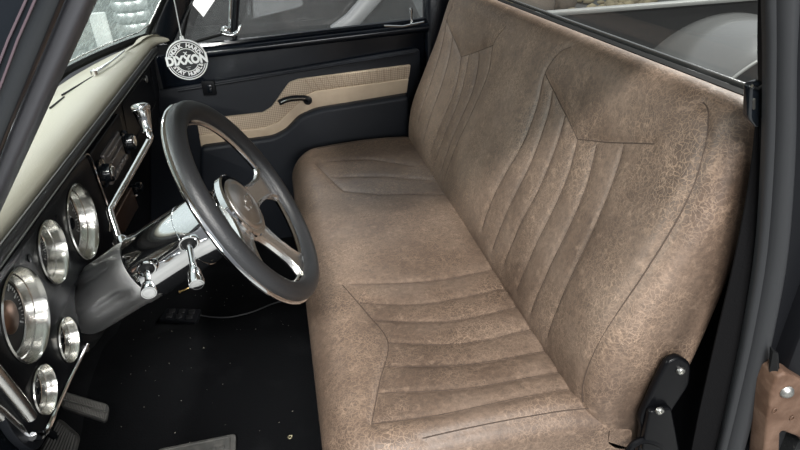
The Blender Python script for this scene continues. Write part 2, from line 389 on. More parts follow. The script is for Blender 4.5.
# body panel to the right of the strip
secs = []
for b in cr(Rp, 4):
    q = at(*b, 'y', -.05); secs.append([q+(-.01, 0, 0), q+(.30, -.005, .0), q+(.30, .05, 0), q+(-.01, .05, 0)])
m = MB(); m.loft(secs); tag(m.build('trim_7', PLASTIC, smooth=False), 'black lock pillar body right of the weatherstrip', 'trim', kind='structure')
# inner pillar left of the strip (faces into the cab)
secs = []
for b in cr(Lp, 4):
    q = at(*b, 'y', -.045); x0 = q[0]+.042; secs.append([np.array([x0, -.035, q[2]]), np.array([x0+.02, .0, q[2]]), np.array([max(x0+.04, .69), .03, q[2]]), np.array([max(x0+.05, .76), .03, q[2]]), np.array([max(x0+.05, .76), -.035, q[2]])])
m = MB(); m.loft(secs); tag(m.build('trim_8', BLKRUB, angle=50), 'black inner rear pillar beside the driver end of the seat', 'trim', kind='structure')
# rear glass and its rail
m = MB(); m.add([(.70, -.03, .865), (.70, 1.47, .865), (.70, 1.47, 1.14), (.70, -.03, 1.14)], [(0, 1, 2, 3)])
w2 = tag(m.build('window_2', GLASS_R, smooth=False), 'speckled rear window behind the seat back', 'window', kind='structure')
m = MB(); m.tube([(.672, -.03, .868), (.672, 1.46, .868)], .013, 8); m.build('gasket', BLKRUB, w2)
m = MB(); m.box((.690, .72, .880), (.008, 1.50, .009)); m.build('glass_rail', TUB, w2, bevel=.002)

# ------------------------------------------------------------------ passenger door
door = empty('door_1', (0, 1.5, 0), 'black passenger door with charcoal card and tan armrest band', 'door', kind='structure')
DY = 1.50
def dp(pts, y=DY, r=.012, n=5):
    P = [at(u, v, 'y', y) for u, v in pts]
    return rpoly([(p[0], p[2]) for p in P], r, n)
FR = lambda y: ((0, y, 0), X, Z)
m = MB(); m.plate(rpoly([(-.42, .10), (.52, .10), (.52, .765), (-.42, .725)], .02), (0, 1.515, 0), X, Z, .05, bevel=.004)
m.build('door_shell', DOORBLK, door, angle=40)
# belt ledge, scraper and chrome strip
a, b = at(176, 57, 'y', 1.50), at(428, 27, 'y', 1.50)
m = MB(); m.tube([a, b], .016, 10); m.tube([a+(0, .012, .022), b+(0, .012, .022)], .012, 8); m.build('window_sill', DOORBLK, door)
a, b = at(184, 49, 'y', 1.525), at(428, 18, 'y', 1.525)
m = MB(); m.tube([a, b], .0045, 6, upv=(0, -1, 0)); m.build('belt_moulding', STEEL, door)
a, b = at(192, 55, 'y', 1.495), at(350, 33.5, 'y', 1.495)
m = MB(); m.tube([a, b], .0018, 6); m.build('bright_bead', STEEL, door)
# glass
a, b = at(181, 44, 'y', 1.54), at(430, 16, 'y', 1.54)
m = MB(); m.add([a-(0, 0, .04), b-(0, 0, .04), (b[0], 1.50, 1.2), (a[0]+.28, 1.50, 1.2)], [(0, 1, 2, 3)]); m.build('window_glass', GLASS_D, door, smooth=False)
# vent post and latch
p0, p1 = at(234, 38, 'y', 1.52), at(236.5, 0, 'y', 1.52); p2 = ext(p0, p1, 3)
m = MB(); m.tube([p0, p1, p2], .012, 10); m.build('vent_post', DOORBLK, door)
p0, p1 = at(229.2, 36, 'y', 1.515), at(230.5, 0, 'y', 1.515)
m = MB(); m.tube([p0, p1, ext(p0, p1, 3)], .0045, 8); m.build('vent_channel', CHROME, door)
a, b = at(190, 0, 'y', 1.53), at(181.5, 40, 'y', 1.53)
m = MB(); m.tube([b, a, ext(b, a, 2.5)], .008, 8); m.tube([at(183, 45, 'y', 1.525), at(222, 34, 'y', 1.525)], .006, 8); m.build('vent_seal', BLKRUB, door)
h = at(225, 31, 'y', 1.50); m = MB()
m.lathe([(0, .013), (.012, .016), (.022, .014), (.026, .004)], h+(0, .02, 0), (0, -1, 0), 16)
pp = [at(u, v, 'y', 1.48) for u, v in ((222, 33), (229, 35), (235, 34), (239, 30), (241, 25))]
m.tube(cr(pp, 5), [.008]*8+[.007]*6+[.005]*6+[.004], 10); m.build('vent_latch', CHROME, door)
# lock knob
a = at(411.5, 23, 'y', 1.50)
m = MB(); m.lathe([(0, .005), (.03, .004), (.034, .0065), (.048, .0065), (.052, .003)], a, Z, 12); m.build('lock_knob', CHROME, door)
m = MB(); m.tube([at(384, 26, 'y', 1.483), at(403, 26.5, 'y', 1.483), at(424, 22, 'y', 1.483)], .0035, 8); m.build('sill_clip', CHROME, door)
# door card (upper charcoal field)
m = MB(); m.plate(dp([(150, 92), (420, 48), (423, 150), (150, 225)], 1.492, .02), (0, 1.492, 0), X, Z, .014, bevel=.006); m.build('door_card', VINYL, door, angle=50)
m = MB(); m.tube([at(178, 91, 'y', 1.488), at(416, 52, 'y', 1.488)], .004, 8); m.build('card_piping', VINYL, door)
# armrest band
top = [(197, 123), (223, 117.5), (263, 113), (272, 107), (289, 83), (298, 79.6), (411, 65)]
mid = [(199, 135.5), (265, 127.5), (278, 122), (291, 110), (306, 95), (316, 91), (409, 78.5)]
low = [(201, 147), (273, 136.5), (285, 130.5), (298, 116), (315, 109), (407, 93)]
m = MB(); m.plate(dp(top+mid[::-1], 1.478, .006), (0, 1.478, 0), X, Z, .02, bevel=.004); cb = m.build('tweed_band', TWEED, door, angle=50); tag(cb, 'darker woven tan upper band')
m = MB(); m.plate(dp(mid+low[::-1], 1.474, .005), (0, 1.474, 0), X, Z, .02, bevel=.004); tag(m.build('armrest_band', TANVINYL, door, angle=50), 'smooth tan lower band')
m = MB()
for t in np.linspace(.06, .95, 15):
    a = np.array((298, 80))*(1-t)+np.array((411, 66))*t; b = np.array((308, 93))*(1-t)+np.array((409, 78))*t
    m.tube([at(*a, 'y', 1.4765), at(*((a+b)/2), 'y', 1.4755), at(*b, 'y', 1.4765)], .0011, 5)
m.build('stitched_rib', mat('tan_thread', (.30, .22, .155), .8), door)
# lower bolster of the armrest
lowY = 1.44
bol = [(200, 148), (273, 138), (286, 131.5), (300, 117), (317, 110), (410, 95), (418, 240), (200, 290)]
m = MB(); m.plate(dp(bol, lowY, .02), (0, lowY, 0), X, Z, .055, bevel=.016, bres=4); m.build('lower_bolster', VINYL, door, angle=60)
# inner handle: bowed bar with round end
hp = [at(u, v, 'y', 1.455) for u, v in ((279, 103), (287, 99.5), (297, 98), (306, 98.5), (309, 101))]
m = MB(); m.tube(cr(hp, 6), .009, 12, flat=1.15); m.lathe([(0, .013), (.014, .016), (.020, .010)], at(307.5, 99.5, 'y', 1.472), (0, -1, 0), 20); hd = m.build('inner_handle', PLASTIC, door)
m = MB(); m.tube(cr([p+(0, -.009, .001) for p in hp[:4]], 6)[2:-1], .0035, 8); m.build('handle_inlay', CHROME, hd)
# small switch
m = MB(); p = at(209, 88, 'y', 1.486); m.box(p, (.045, .012, .05)); sw = m.build('switch_plate', PLASTIC, door, bevel=.004)
m = MB(); m.box(p+(.003, -.008, .0), (.018, .01, .028)); m.build('rocker', BLACK, sw, bevel=.003)

# ------------------------------------------------------------------ bench seat
seat = empty('bench_seat', (.25, .70, 0), 'wide brown distressed-leather bench seat with stitched chevron flutes', 'seat')
def px_c(L): return [tuple(at(u, v, 'z', .392)[:2]) for u, v in L]
c0 = lambda x, y: (280+x/1.364, 120+y/1.364)
CUSH = [
 [(85, 222), (118, 260), (147, 300), (136, 355), (125, 412)],
 [(97, 221), (200, 219), (296, 201)], [(108, 246), (200, 249), (312, 226)], [(128, 270), (230, 273), (332, 250)],
 [(147, 301), (250, 304), (354, 280)], [(141, 334), (260, 334), (371, 311)], [(134, 371), (260, 368), (386, 341)], [(125, 412), (230, 402), (392, 366)],
 [(48, 58), (66, 76), (87, 95)], [(64, 56), (120, 54), (182, 61)], [(87, 95), (150, 101), (222, 99)],
 [(72, 76), (130, 76), (200, 80)],
]
CUSH = [px_c([c0(*p) for p in L]) for L in CUSH]
CUSH = [cr(L, 8) for L in CUSH]
CUSH.append(np.array([(x, .018) for x in np.linspace(.14, .50, 20)]))
CUSH.append(np.array([(x, 1.36) for x in np.linspace(.08, .44, 20)]))
# backrest seams as (Y, height) on the front surface
CHEV = [[(1.338, .802), (1.123, .731), (.903, .805)], [(.565, .810), (.457, .768), (.363, .737), (.274, .762), (.147, .802)]]
FLUTE = [
 [(1.316, .845), (1.328, .80), (1.285, .697), (1.265, .582), (1.26, .484)], [(1.239, .772), (1.195, .682), (1.175, .585), (1.175, .45)],
 [(1.120, .731), (1.066, .654), (1.062, .57), (1.075, .44)], [(1.065, .748), (1.010, .655), (1.0, .57), (1.015, .44)],
 [(.996, .770), (.935, .687), (.932, .598), (.94, .44)], [(.852, .859), (.90, .805), (.871, .719), (.875, .606), (.895, .44)],
 [(.507, .876), (.541, .856), (.565, .81), (.548, .733), (.539, .664), (.55, .581), (.56, .44)],
 [(.514, .788), (.493, .718), (.478, .646), (.478, .553), (.482, .43)], [(.438, .759), (.416, .691), (.404, .61), (.408, .538), (.41, .43)],
 [(.362, .737), (.334, .671), (.324, .593), (.323, .528), (.325, .42)], [(.299, .748), (.267, .679), (.252, .598), (.249, .527), (.25, .42)],
 [(.223, .772), (.197, .691), (.181, .606), (.172, .522), (.17, .42)]]
ENDSEAM = [(.097, .879), (.084, .876), (.069, .865), (.051, .84), (.037, .794), (.033, .757), (.031, .70), (.031, .647), (.033, .583), (.035, .509), (.036, .435), (.03, .395)]
def dens(L, n=10):
    L = np.array(L); return np.concatenate([np.linspace(L[i], L[i+1], n, endpoint=False) for i in range(len(L)-1)]+[L[-1:]])
CHEV = [dens(L) for L in CHEV]+[cr(ENDSEAM, 8)]; FLUTE = [cr(L, 8) for L in FLUTE]
BACK = CHEV+FLUTE

def seam_dist(P, lines):
    """distance of 2D points to the nearest seam polyline"""
    D = np.full(len(P), 1e3)
    for L in lines:
        L = np.asarray(L); A, B = L[:-1], L[1:]
        lo, hi = L.min(0)-.06, L.max(0)+.06
        ix = np.where(((P > lo) & (P < hi)).all(1))[0]
        if not len(ix): continue
        Q = P[ix]; best = np.full(len(Q), 1e3)
        for a, b in zip(A, B):
            ab = b-a; t = np.clip(((Q-a)@ab)/max(ab@ab, 1e-12), 0, 1); best = np.minimum(best, np.linalg.norm(Q-a-t[:, None]*ab, axis=1))
        D[ix] = np.minimum(D[ix], best)
    return D
def groove(d): return .0024*np.exp(-(d/.0045)**2) + .0022*np.exp(-(d/.016)**2)

YN = 1.405
def yspace(r, n_end=10, step=.0048):
    e = r*(1-np.cos(np.linspace(0, math.pi/2, n_end, endpoint=False)))
    midn = int((YN-2*r)/step); return np.concatenate([e, np.linspace(r, YN-r, midn), (YN-e)[::-1]])
def smooth_grid_normals(G):
    du = np.roll(G, -1, 1)-np.roll(G, 1, 1); dv = np.gradient(G, axis=0); n = np.cross(du, dv)
    n /= np.linalg.norm(n, axis=2)[:, :, None]+1e-12; return n
def grid_mesh(G, name, mt, parent):
    a, b = G.shape[:2]; i = np.arange(a-1)[:, None]*b; k = np.arange(b)[None, :]; l = (k+1) % b
    Fc = np.stack([i+k, i+l, i+b+l, i+b+k], -1).reshape(-1, 4).tolist()
    Fc += [list(range(b))[::-1], [(a-1)*b+q for q in range(b)]]
    me = bpy.data.meshes.new(name); me.from_pydata(G.reshape(-1, 3).tolist(), [], Fc)
    bm = bmesh.new(); bm.from_mesh(me); bmesh.ops.recalc_face_normals(bm, faces=bm.faces); bm.to_mesh(me); bm.free()
    return link(name, me, mt, parent)

# cushion
CX0, CX1, CZ0, CZ1 = -.022, .545, .15, .385
def cush_top(x, y):
    t = np.clip((x-CX0)/(CX1-CX0), 0, 1)
    z = CZ1 + .016*np.sin(np.pi*np.clip((t-.02)/.95, 0, 1)) - .012*np.clip((t-.72)/.28, 0, 1)
    dish = .008*np.exp(-((y-.36)/.2)**4)*np.exp(-((x-.24)/.17)**4) + .008*np.exp(-((y-1.04)/.2)**4)*np.exp(-((x-.24)/.17)**4)
    return z - dish
def cush_sec(i, y):
    r1, r2 = .085, .035; x0, x1, z0 = CX0+i, CX1-i, CZ0+i*.5
    pts = []; a1 = max(r1-i*.5, .02); a2 = max(r2-i*.4, .008)
    xt = np.linspace(x1-a2, x0+a1, 118)
    for x in xt: pts.append((x, cush_top(x, y)-i))
    zt = cush_top(x0+a1, y)-i
    for t in np.linspace(0, math.pi/2, 22)[1:]: pts.append((x0+a1-a1*math.sin(t), zt-a1+a1*math.cos(t)))
    for s in np.linspace(0, 1, 16)[1:]: pts.append((x0+.03*s, (zt-a1)*(1-s)+z0*s))
    for s in np.linspace(0, 1, 8)[1:]: pts.append(((x0+.03)*(1-s)+x1*s, z0))
    zb = cush_top(x1-a2, y)-i
    for s in np.linspace(0, 1, 8)[1:]: pts.append((x1, z0*(1-s)+(zb-a2)*s))
    for t in np.linspace(0, math.pi/2, 6)[1:-1]: pts.append((x1-a2+a2*math.cos(t), zb-a2+a2*math.sin(t)))
    return np.array(pts)
ysC = yspace(.05); G = []
for y in ysC:
    d = min(y, YN-y); r = .05; i = r-math.sqrt(max(0, r*r-(r-min(d, r))**2))
    sec = cush_sec(i*.85, y); rc = .12; fx = .75*(rc-math.sqrt(max(0, rc*rc-(rc-min(d, rc))**2)))
    x = sec[:, 0]; x = CX1-(CX1-x)*(1-fx/(CX1-CX0)) if fx > 0 else x
    G.append(np.stack([x, np.full(len(x), y), sec[:, 1]], 1))
G = np.array(G); Nn = smooth_grid_normals(G)
if Nn[len(G)//2, 60, 2] < 0: Nn = -Nn
flat = G.reshape(-1, 3); up_ = (Nn.reshape(-1, 3)[:, 2] > .3)
dd = seam_dist(flat[:, :2], CUSH); gv = np.where(up_, groove(dd), 0)
G = (flat - Nn.reshape(-1, 3)*gv[:, None]).reshape(G.shape)
cush = grid_mesh(G, 'seat_cushion', LEATHER, seat)
for L, rr in zip(CUSH, [.0010]+[.0007]*7+[.0006]*4+[.0009]*2):
    m = MB(); m.tube([(x, y, cush_top(x, y)-.0042) for x, y in L], rr, 6); m.build('stitched_seam', SEAM, cush)

# backrest
prof = cr([(.53, .27), (.47, .28), (.425, .345), (.416, .42), (.434, .52), (.484, .64), (.527, .74), (.555, .82), (.574, .868), (.596, .893), (.624, .891), (.646, .865),
           (.655, .80), (.650, .68), (.634, .55), (.610, .42), (.575, .33)], 24, True)
sl = np.concatenate([[0], np.cumsum(np.linalg.norm(np.diff(np.vstack([prof, prof[:1]]), axis=0), axis=1))])
pc = np.vstack([prof, prof[:1]]); ss = np.linspace(0, sl[-1], 300, endpoint=False)
prof = np.stack([np.interp(ss, sl, pc[:, 0]), np.interp(ss, sl, pc[:, 1])], 1)
tn = np.roll(prof, -1, 0)-np.roll(prof, 1, 0); tn /= np.linalg.norm(tn, axis=1)[:, None]; nin = np.stack([tn[:, 1], -tn[:, 0]], 1)
cen = prof.mean(0)
if ((cen-prof)*nin).sum() < 0: nin = -nin
lim = np.interp(prof[:, 1], [.30, .36, .80, .895], [.02, .05, .05, .026])
fr_ = prof[:int(np.argmax(prof[:, 1]))+1]; fr_ = fr_[np.argsort(fr_[:, 1])]
def back_x(z): return np.interp(z, fr_[:, 1], fr_[:, 0])
def scoop(y, z):
    w = np.clip((z-.40)/.10, 0, 1)*np.clip((.86-z)/.10, 0, 1)
    return .013*w*(np.exp(-((y-.36)/.21)**4) + np.exp(-((y-1.03)/.21)**4))
ysB = yspace(.055); G = []
for y in ysB:
    d = min(y, YN-y); r = .055; i = r-math.sqrt(max(0, r*r-(r-min(d, r))**2))
    p = prof + nin*np.minimum(i*.8, lim)[:, None]
    rc = .045; dz = .3*(rc-math.sqrt(max(0, rc*rc-(rc-min(d, rc))**2)))
    z = p[:, 1]-dz*np.clip((p[:, 1]-.62)/.25, 0, 1)**2
    G.append(np.stack([p[:, 0], np.full(len(z), y), z], 1))
G = np.array(G); Nn = smooth_grid_normals(G)
if Nn[len(G)//2, 60, 0] > 0: Nn = -Nn
flat = G.reshape(-1, 3); NF = Nn.reshape(-1, 3)
front = (NF[:, 0] < .2) & (flat[:, 0] < .62)
dd = seam_dist(flat[:, 1:], BACK); gv = np.where(front, groove(dd) + scoop(flat[:, 1], flat[:, 2]), 0)
G = (flat-NF*gv[:, None]).reshape(G.shape)
back = grid_mesh(G, 'backrest', LEATHER, seat)
for k, L in enumerate(BACK):
    P = []
    for y, z in L:
        if z > .888 or z < .36: continue
        g = scoop(y, z)+.0042; d = min(y, YN-y); r = .055; i = (r-math.sqrt(max(0, r*r-(r-min(d, r))**2)))*.8
        P.append((back_x(z)+(g+i)*.93, y, z-(g+i)*.36))
    m = MB(); m.tube(P, .0011 if k < 3 else .0009, 6); m.build('stitched_seam', SEAM, back)
# seat base
m = MB(); m.box((.27, .70, .085), (.44, 1.26, .15)); m.build('seat_base', PLASTIC, seat, bevel=.01)
# hinge bracket at the near end
def hp_(pts, y, r): return rpoly([(p[0], p[2]) for p in (at(u, v, 'y', y) for u, v in pts)], r, 6)
m = MB(); m.plate(hp_([(668, 362), (680, 357), (692, 364), (690, 385), (672, 412), (672, 450), (655, 470), (636, 470), (642, 430), (640, 420), (656, 385)], -.022, .012), (0, -.022, 0), X, Z, .014, bevel=.005, bres=3)
HINGE = mat('black_hinge_enamel', (.003, .0032, .004), .28, spec=.16)
hg = m.build('hinge_bracket', HINGE, seat, angle=50)
m = MB(); m.plate(hp_([(650, 412), (672, 408), (680, 452), (642, 452)], -.034, .008), (0, -.034, 0), X, Z, .012, bevel=.004); m.build('hinge_cover', HINGE, hg, angle=50)
for u, v in ((680, 370), (659, 410)):
    m = MB(); m.lathe([(0, .0072), (.003, .0072), (.0055, .0055), (.006, .003), (.0035, .0028)], at(u, v, 'y', -.022 if v < 400 else -.033), (0, -1, 0), 14); m.build('bolt', STEEL, hg)
m = MB(); pt = [at(u, v, 'y', -.03) for u, v in ((628, 452), (634, 444), (645, 440), (658, 444), (666, 452))]; m.tube(cr(pt, 5), .006, 8); m.build('pivot_bar', HINGE, hg)

# ------------------------------------------------------------------ dashboard
dash = empty('dashboard', (-.45, .75, .6), 'black truck dashboard with cream padded top behind the wheel', 'dashboard')
# pad: loft along Y, section in XZ
secs = []
for y in np.linspace(-.03, 1.455, 60):
    e = max(0, (y-1.33)/.125); e2 = max(0, (.05-y)/.08)
    sh = 1-math.sqrt(max(0, 1-min(1, e)**2)); k = 1-.75*sh
    xb = wsx(min(max(y, 0), 1.44))+.028; xl = -.398 + .045*sh
    zc = .792 + .012*e
    w = xl-xb
    sec = [(xl, .772), (xl-.003, .785), (xl-.014, .797), (xl-.035, .804), (xl-.40*w, .806), (xl-.62*w, .803), (xl-.80*w, .798), (xl-.93*w, .795), (xb, .790), (xb, .765), (xl-.5*w, .762), (xl-.012, .762)]
    zm = .762
    secs.append([(x, y, zm+(z-zm)*(1-.5*sh) + .012*e*0+ .014*min(1, e)) for x, z in sec])
m = MB(); m.loft(secs); pad = m.build('dash_pad', PADCREAM, dash, angle=70); tag(pad, 'cream padded dash top')
m = MB()
for (p, q) in (((62, 95), (92, 77)), ((50, 108), (64, 97))):
    m.tube([at(*p, 'z', .806), at(*q, 'z', .805)], .0022, 6)
m.build('defroster_slot', PLASTIC, pad)
# grained lip under the pad
m = MB(); m.loft([[(x, y, z) for x, z in ((-.394, .772), (-.390, .764), (-.392, .752), (-.402, .742), (-.43, .74), (-.43, .775))] for y in (-.03, .4, .9, 1.43)])
m.build('grained_lip', LIPBLK, dash, angle=60)
m = MB(); m.tube([(-.3945, y, .774) for y in (0, .7, 1.40)], .0011, 5); m.tube([(-.3895, y, .757) for y in (0, .7, 1.40)], .0010, 5); m.build('lip_stitching', mat('grey_thread', (.16, .16, .15), .7), dash)
# face
m = MB(); m.loft([[(-.415-d_, y, .755), (-.425-d_, y, .62), (-.445-d_*.7, y, .53), (-.50, y, .49), (-.60, y, .48), (-.60, y, .755)] for y, d_ in ((-.04, .055), (.574, .055), (.576, 0), (1.47, 0))])
m.build('dash_face', PANEL, dash, angle=40)
# radio
PX = -.400
def pn(u, v, x=PX): p = at(u, v, 'x', x); return (p[1], p[2])
m = MB(); m.plate(rpoly([(.585, .595), (.87, .595), (.87, .725), (.585, .725)], .01), (-.407, 0, 0), Y, Z, .02, bevel=.003); rd = m.build('radio', PLASTIC, dash, angle=50)
m = MB(); m.plate(rpoly([(.650, .628), (.805, .628), (.805, .700), (.650, .700)], .006), (-.400, 0, 0), Y, Z, .012, bevel=.002); m.build('radio_display', mat('smoked_display', (.20, .18, .17), .3, .4), rd, angle=50)
m = MB()
for k in range(5): m.box((-.397, .672+.028*k, .640), (.008, .022, .010))
m.box((-.397, .728, .672), (.006, .11, .003)); m.box((-.397, .728, .690), (.006, .13, .002)); m.build('radio_button', mat('grey_button', (.22, .20, .19), .35, .3), rd, bevel=.001)
for y, z in ((.615, .672), (.838, .660)):
    m = MB(); m.lathe([(0, .030), (.006, .030), (.008, .021), (.022, .019), (.024, .012)], (-.405, y, z), X, 24); kn = m.build('radio_knob', BLACK, rd, angle=40)
    m = MB(); m.lathe([(0, .014), (.002, .013), (.003, .003)], (-.381, y, z), X, 20); m.build('knob_cap', SATIN, kn)
# ashtray plate below the radio
pa = [pn(113, 220, -.43), pn(131, 187, -.43), pn(138, 207, -.43), pn(124, 233, -.43)]
m = MB(); m.plate(rpoly(pa, .006), (-.428, 0, 0), Y, Z, .014, bevel=.002); tag(m.build('ashtray_door', BROWNREFL, dash, angle=50), 'metal plate coloured with a brown reflection')
y, z = pn(138, 187, -.42); m = MB(); m.lathe([(0, .008), (.012, .008), (.014, .014), (.026, .013), (.029, .008)], (-.437, y, z), X, 18); kb = m.build('pull_knob', BLACK, dash)
y, z = pn(139, 195, -.42); m = MB(); m.lathe([(0, .004), (.010, .006), (.014, .003)], (-.437, y, z), X, 12); m.build('dash_button', CHROME, dash)
y, z = pn(147, 79, -.412); m = MB(); m.lathe([(0, .011), (.004, .011), (.006, .008)], (-.416, y, z), X, 18); m.build('glovebox_lock', STEEL, dash)
m = MB(); m.tube([(-.4165, .95, .72), (-.4165, 1.38, .72), (-.427, 1.38, .60), (-.427, .95, .60)], .0018, 5, closed=True); m.build('glovebox_gap', BLKRUB, dash)
# wiper arm lying at the glass base
wp = [at(94, 73, 'z', .812), at(100, 69, 'z', .814), at(113, 60, 'z', .815), at(124, 51, 'z', .815)]
m = MB(); m.tube(cr(wp, 4), [.006]*3+[.005]*4+[.003]*6, 8); m.lathe([(0, .008), (.012, .008), (.014, .005)], wp[0]-(0, 0, .006), Z, 14)
w = m.build('chrome_clip', SATIN); w.location = (0, 0, 0); tag(w, 'small metal clip lying between cream dash pad and windshield', 'clip')

# ------------------------------------------------------------------ instrument panel
inst = empty('instrument_panel', (-.41, .30, .62), 'black gauge panel with five deep polished bezels by the steering column', 'instrument panel')
GA = [((25, 315), .0675, 'speed'), ((82, 222), .0705, 'tach'), ((52, 252), .052, ''), ((67, 340), .0372, ''), ((43, 390), .0361, '')]
outl = rpoly([(.025, .502), (.262, .492), (.270, .53), (.285, .575), (.325, .597), (.37, .588), (.40, .572), (.435, .550), (.445, .51), (.545, .51), (.572, .60), (.552, .742), (.10, .742), (.0, .70), (.0, .56)], [.04, .004, .01, .02, .02, .02, .02, .02, .004, .03, .02, .02, .02, .03, .03], 6)
holes = [circ(pn(*c), r*.985, 48) for c, r, k in GA]
m = MB(); m.plate(outl, (PX, 0, 0), Y, Z, .012, holes=holes, bevel=.0015); m.build('panel_face', PANEL, inst, angle=45)
# chrome edge trim
edge = [pn(108, 232, PX), pn(107, 209, PX), pn(97, 180, PX), pn(92, 165, PX), pn(86, 154.5, PX), pn(79, 160, PX), pn(70, 169, PX)]
m = MB(); m.tube(cr([(PX+.003, a, b) for a, b in edge], 5), .0022, 6)
m.build('edge_trim', CHROME, inst); m = MB()
lowe = [pn(85, 345), pn(68, 378), pn(52, 413), pn(44, 430), pn(36, 437), pn(29, 437)]
m.tube(cr([(PX+.004, a, b) for a, b in lowe], 5), [.003]*11+[.0045]*8+[.006]*7, 8)
m.build('edge_trim', CHROME, inst)
y, z = pn(84.5, 349); m = MB(); m.lathe([(0, .006), (.006, .006), (.008, .003)], (PX-.001, y, z), X, 12); m.build('trim_screw', STEEL, inst)
# polished lower end of the housing (near side)
a = [(PX, *pn(-30, 350)), (PX, *pn(0, 385)), (PX, *pn(14, 402)), (PX, *pn(26, 418))]
m = MB(); m.tube([np.array(p)+(.006, 0, 0) for p in a], [.009, .009, .009, .008], 12); m.tube([np.array((PX, *pn(u, v)))+(-.006, 0, 0) for u, v in ((-30, 385), (5, 412), (22, 428), (30, 437))], [.008, .008, .008, .006], 12)
m.build('end_moulding', SATIN, inst)
m = MB(); m.plate(rpoly([(-.06, .47), (.06, .485), (.04, .55), (-.06, .66)], .02), (PX-.02, 0, 0), Y, Z, .05, bevel=.01, bres=3); m.build('housing_end', BLACK, inst, angle=50)
for c, r, k in GA:
    y, z = pn(*c)
    dep = -.026 if r > .05 else -.016
    m = MB(); m.lathe([(dep, r*.81), (dep, r*.02)], (PX, y, z), X, 40, False)
    gd = m.build('gauge', mat('dark_silver_dial', (.06, .06, .063), .35, .5) if 'DIAL' not in globals() else DIAL, inst); DIAL = gd.data.materials[0]
    m = MB(); m.lathe([(-.004, r*1.0), (.003, r*1.01), (.005, r*.985), (.003, r*.965), (-.003, r*.945), (dep*.48, r*.90), (dep*.52, r*.875), (dep*.9, r*.83), (dep+.001, r*.80)], (PX, y, z), X, 56, False)
    m.build('bezel', BEZEL, gd, angle=25)
    m = MB(); nt_ = 11 if r > .05 else 7
    for j in range(nt_):
        t = R(225-270*j/(nt_-1)); dv = np.array([0, math.cos(t), math.sin(t)]); m.box(np.array((PX+dep+.0012, y, z))+dv*r*.66, (.001, r*.14, r*.035), ux=X, uy=dv)
    if r > .05:
        for j in range(41):
            t = R(225-270*j/40); dv = np.array([0, math.cos(t), math.sin(t)]); m.box(np.array((PX+dep+.0012, y, z))+dv*r*.71, (.001, r*.06, r*.016), ux=X, uy=dv)
    m.build('tick_marks', WHITE, gd, smooth=False)
    m = MB(); t = R({'speed': 160, 'tach': 215}.get(k, 120)); dv = np.array([0, math.cos(t), math.sin(t)])
    m.box(np.array((PX+dep+.004, y, z))+dv*r*.24, (.0015, r*.60, r*.035), ux=X, uy=dv); m.build('needle', WHITE, gd, smooth=False)
    m = MB(); rr = r*.20 if k != 'speed' else r*.36
    m.lathe([(0, rr), (.006, rr), (.009, rr*.75)], (PX+dep+.001, y, z), X, 24); m.build('needle_cap', BROWNREFL if k == 'speed' else BLACK, gd, angle=40)  # speed gauge cap gets its brown reflection as base colour
# dim indicator windows
for u, v in ((29, 258), (57, 218)):
    y, z = pn(u, v); m = MB(); m.lathe([(0, .006), (.0015, .006)], (PX, y, z), X, 14); m.build('indicator_lens', PLASTIC, inst)

# ------------------------------------------------------------------ steering wheel and column
th, ph = .50127, -.06613
WN = np.array([math.cos(th)*math.cos(ph), math.sin(ph)*math.cos(th), math.sin(th)]); WC = np.array([-.0885, .34, .697])
E1 = np.array([0, 1., 0]); E1 -= WN*(WN@E1); E1 /= np.linalg.norm(E1); E2 = np.cross(WN, E1)
def wpt(r, a, h=0): return WC + E1*r*math.cos(a) + E2*r*math.sin(a) + WN*h
wheel = empty('steering_wheel', tuple(WC), 'black leather-rimmed steering wheel with polished spokes', 'steering wheel')
A = np.linspace(0, 2*math.pi, 120, endpoint=False)
m = MB(); V = []; nk = 20
for a in A:
    for k in range(nk):
        t = 2*math.pi*k/nk
        V.append(wpt(.1830+.0175*math.cos(t), a, .0165*math.sin(t)))
m.add(V, [(i*nk+k, i*nk+(k+1) % nk, ((i+1) % 120)*nk+(k+1) % nk, ((i+1) % 120)*nk+k) for i in range(120) for k in range(nk)])
m.build('leather_rim', mat('black_leather_rim', (.022, .023, .025), .42, bump=(420, .3)), wheel)
m = MB(); V = []
for a in A:
    fl = 1+.012*math.cos(a*36)
    for k in range(nk):
        t = 2*math.pi*k/nk; rr = .0225 if math.cos(t) < 0 else .0200*fl
        V.append(wpt(.1830+rr*math.cos(t), a, -.0085+.0085*math.sin(t)))
m.add(V, [(i*nk+k, i*nk+(k+1) % nk, ((i+1) % 120)*nk+(k+1) % nk, ((i+1) % 120)*nk+k) for i in range(120) for k in range(nk)])
m.build('aluminium_rim_core', CHROME, wheel)
def spoke_sec(ang):
    ca, sa = math.cos(ang), math.sin(ang); er = E1*ca+E2*sa; et = -E1*sa+E2*ca
    st = [(.040, .050, -.026), (.050, .040, -.026), (.062, .029, -.025), (.080, .0235, -.022), (.105, .0215, -.018), (.130, .0235, -.013), (.148, .031, -.010), (.160, .042, -.008), (.168, .056, -.008)]
    secs = []
    for r, w, h in st:
        c = WC+er*r+WN*h; t = .0075
        secs.append([c+et*w*q+WN*t*s_ for q, s_ in ((-1, -.3), (-.96, .6), (-.80, 1), (-.66, .55), (.66, .55), (.80, 1), (.96, .6), (1, -.3), (.8, -1), (-.8, -1))])
    return secs
for ang in (-17, -92, -167+0):
    m = MB(); m.loft(spoke_sec(R(ang))); m.build('spoke', SATIN, wheel, angle=35)
m = MB(); m.lathe([(-.062, .036), (-.040, .040), (-.034, .058), (-.026, .063), (-.016, .063), (-.013, .060), (-.013, .050)], WC, WN, 48); m.build('hub', CHROME, wheel, angle=30)
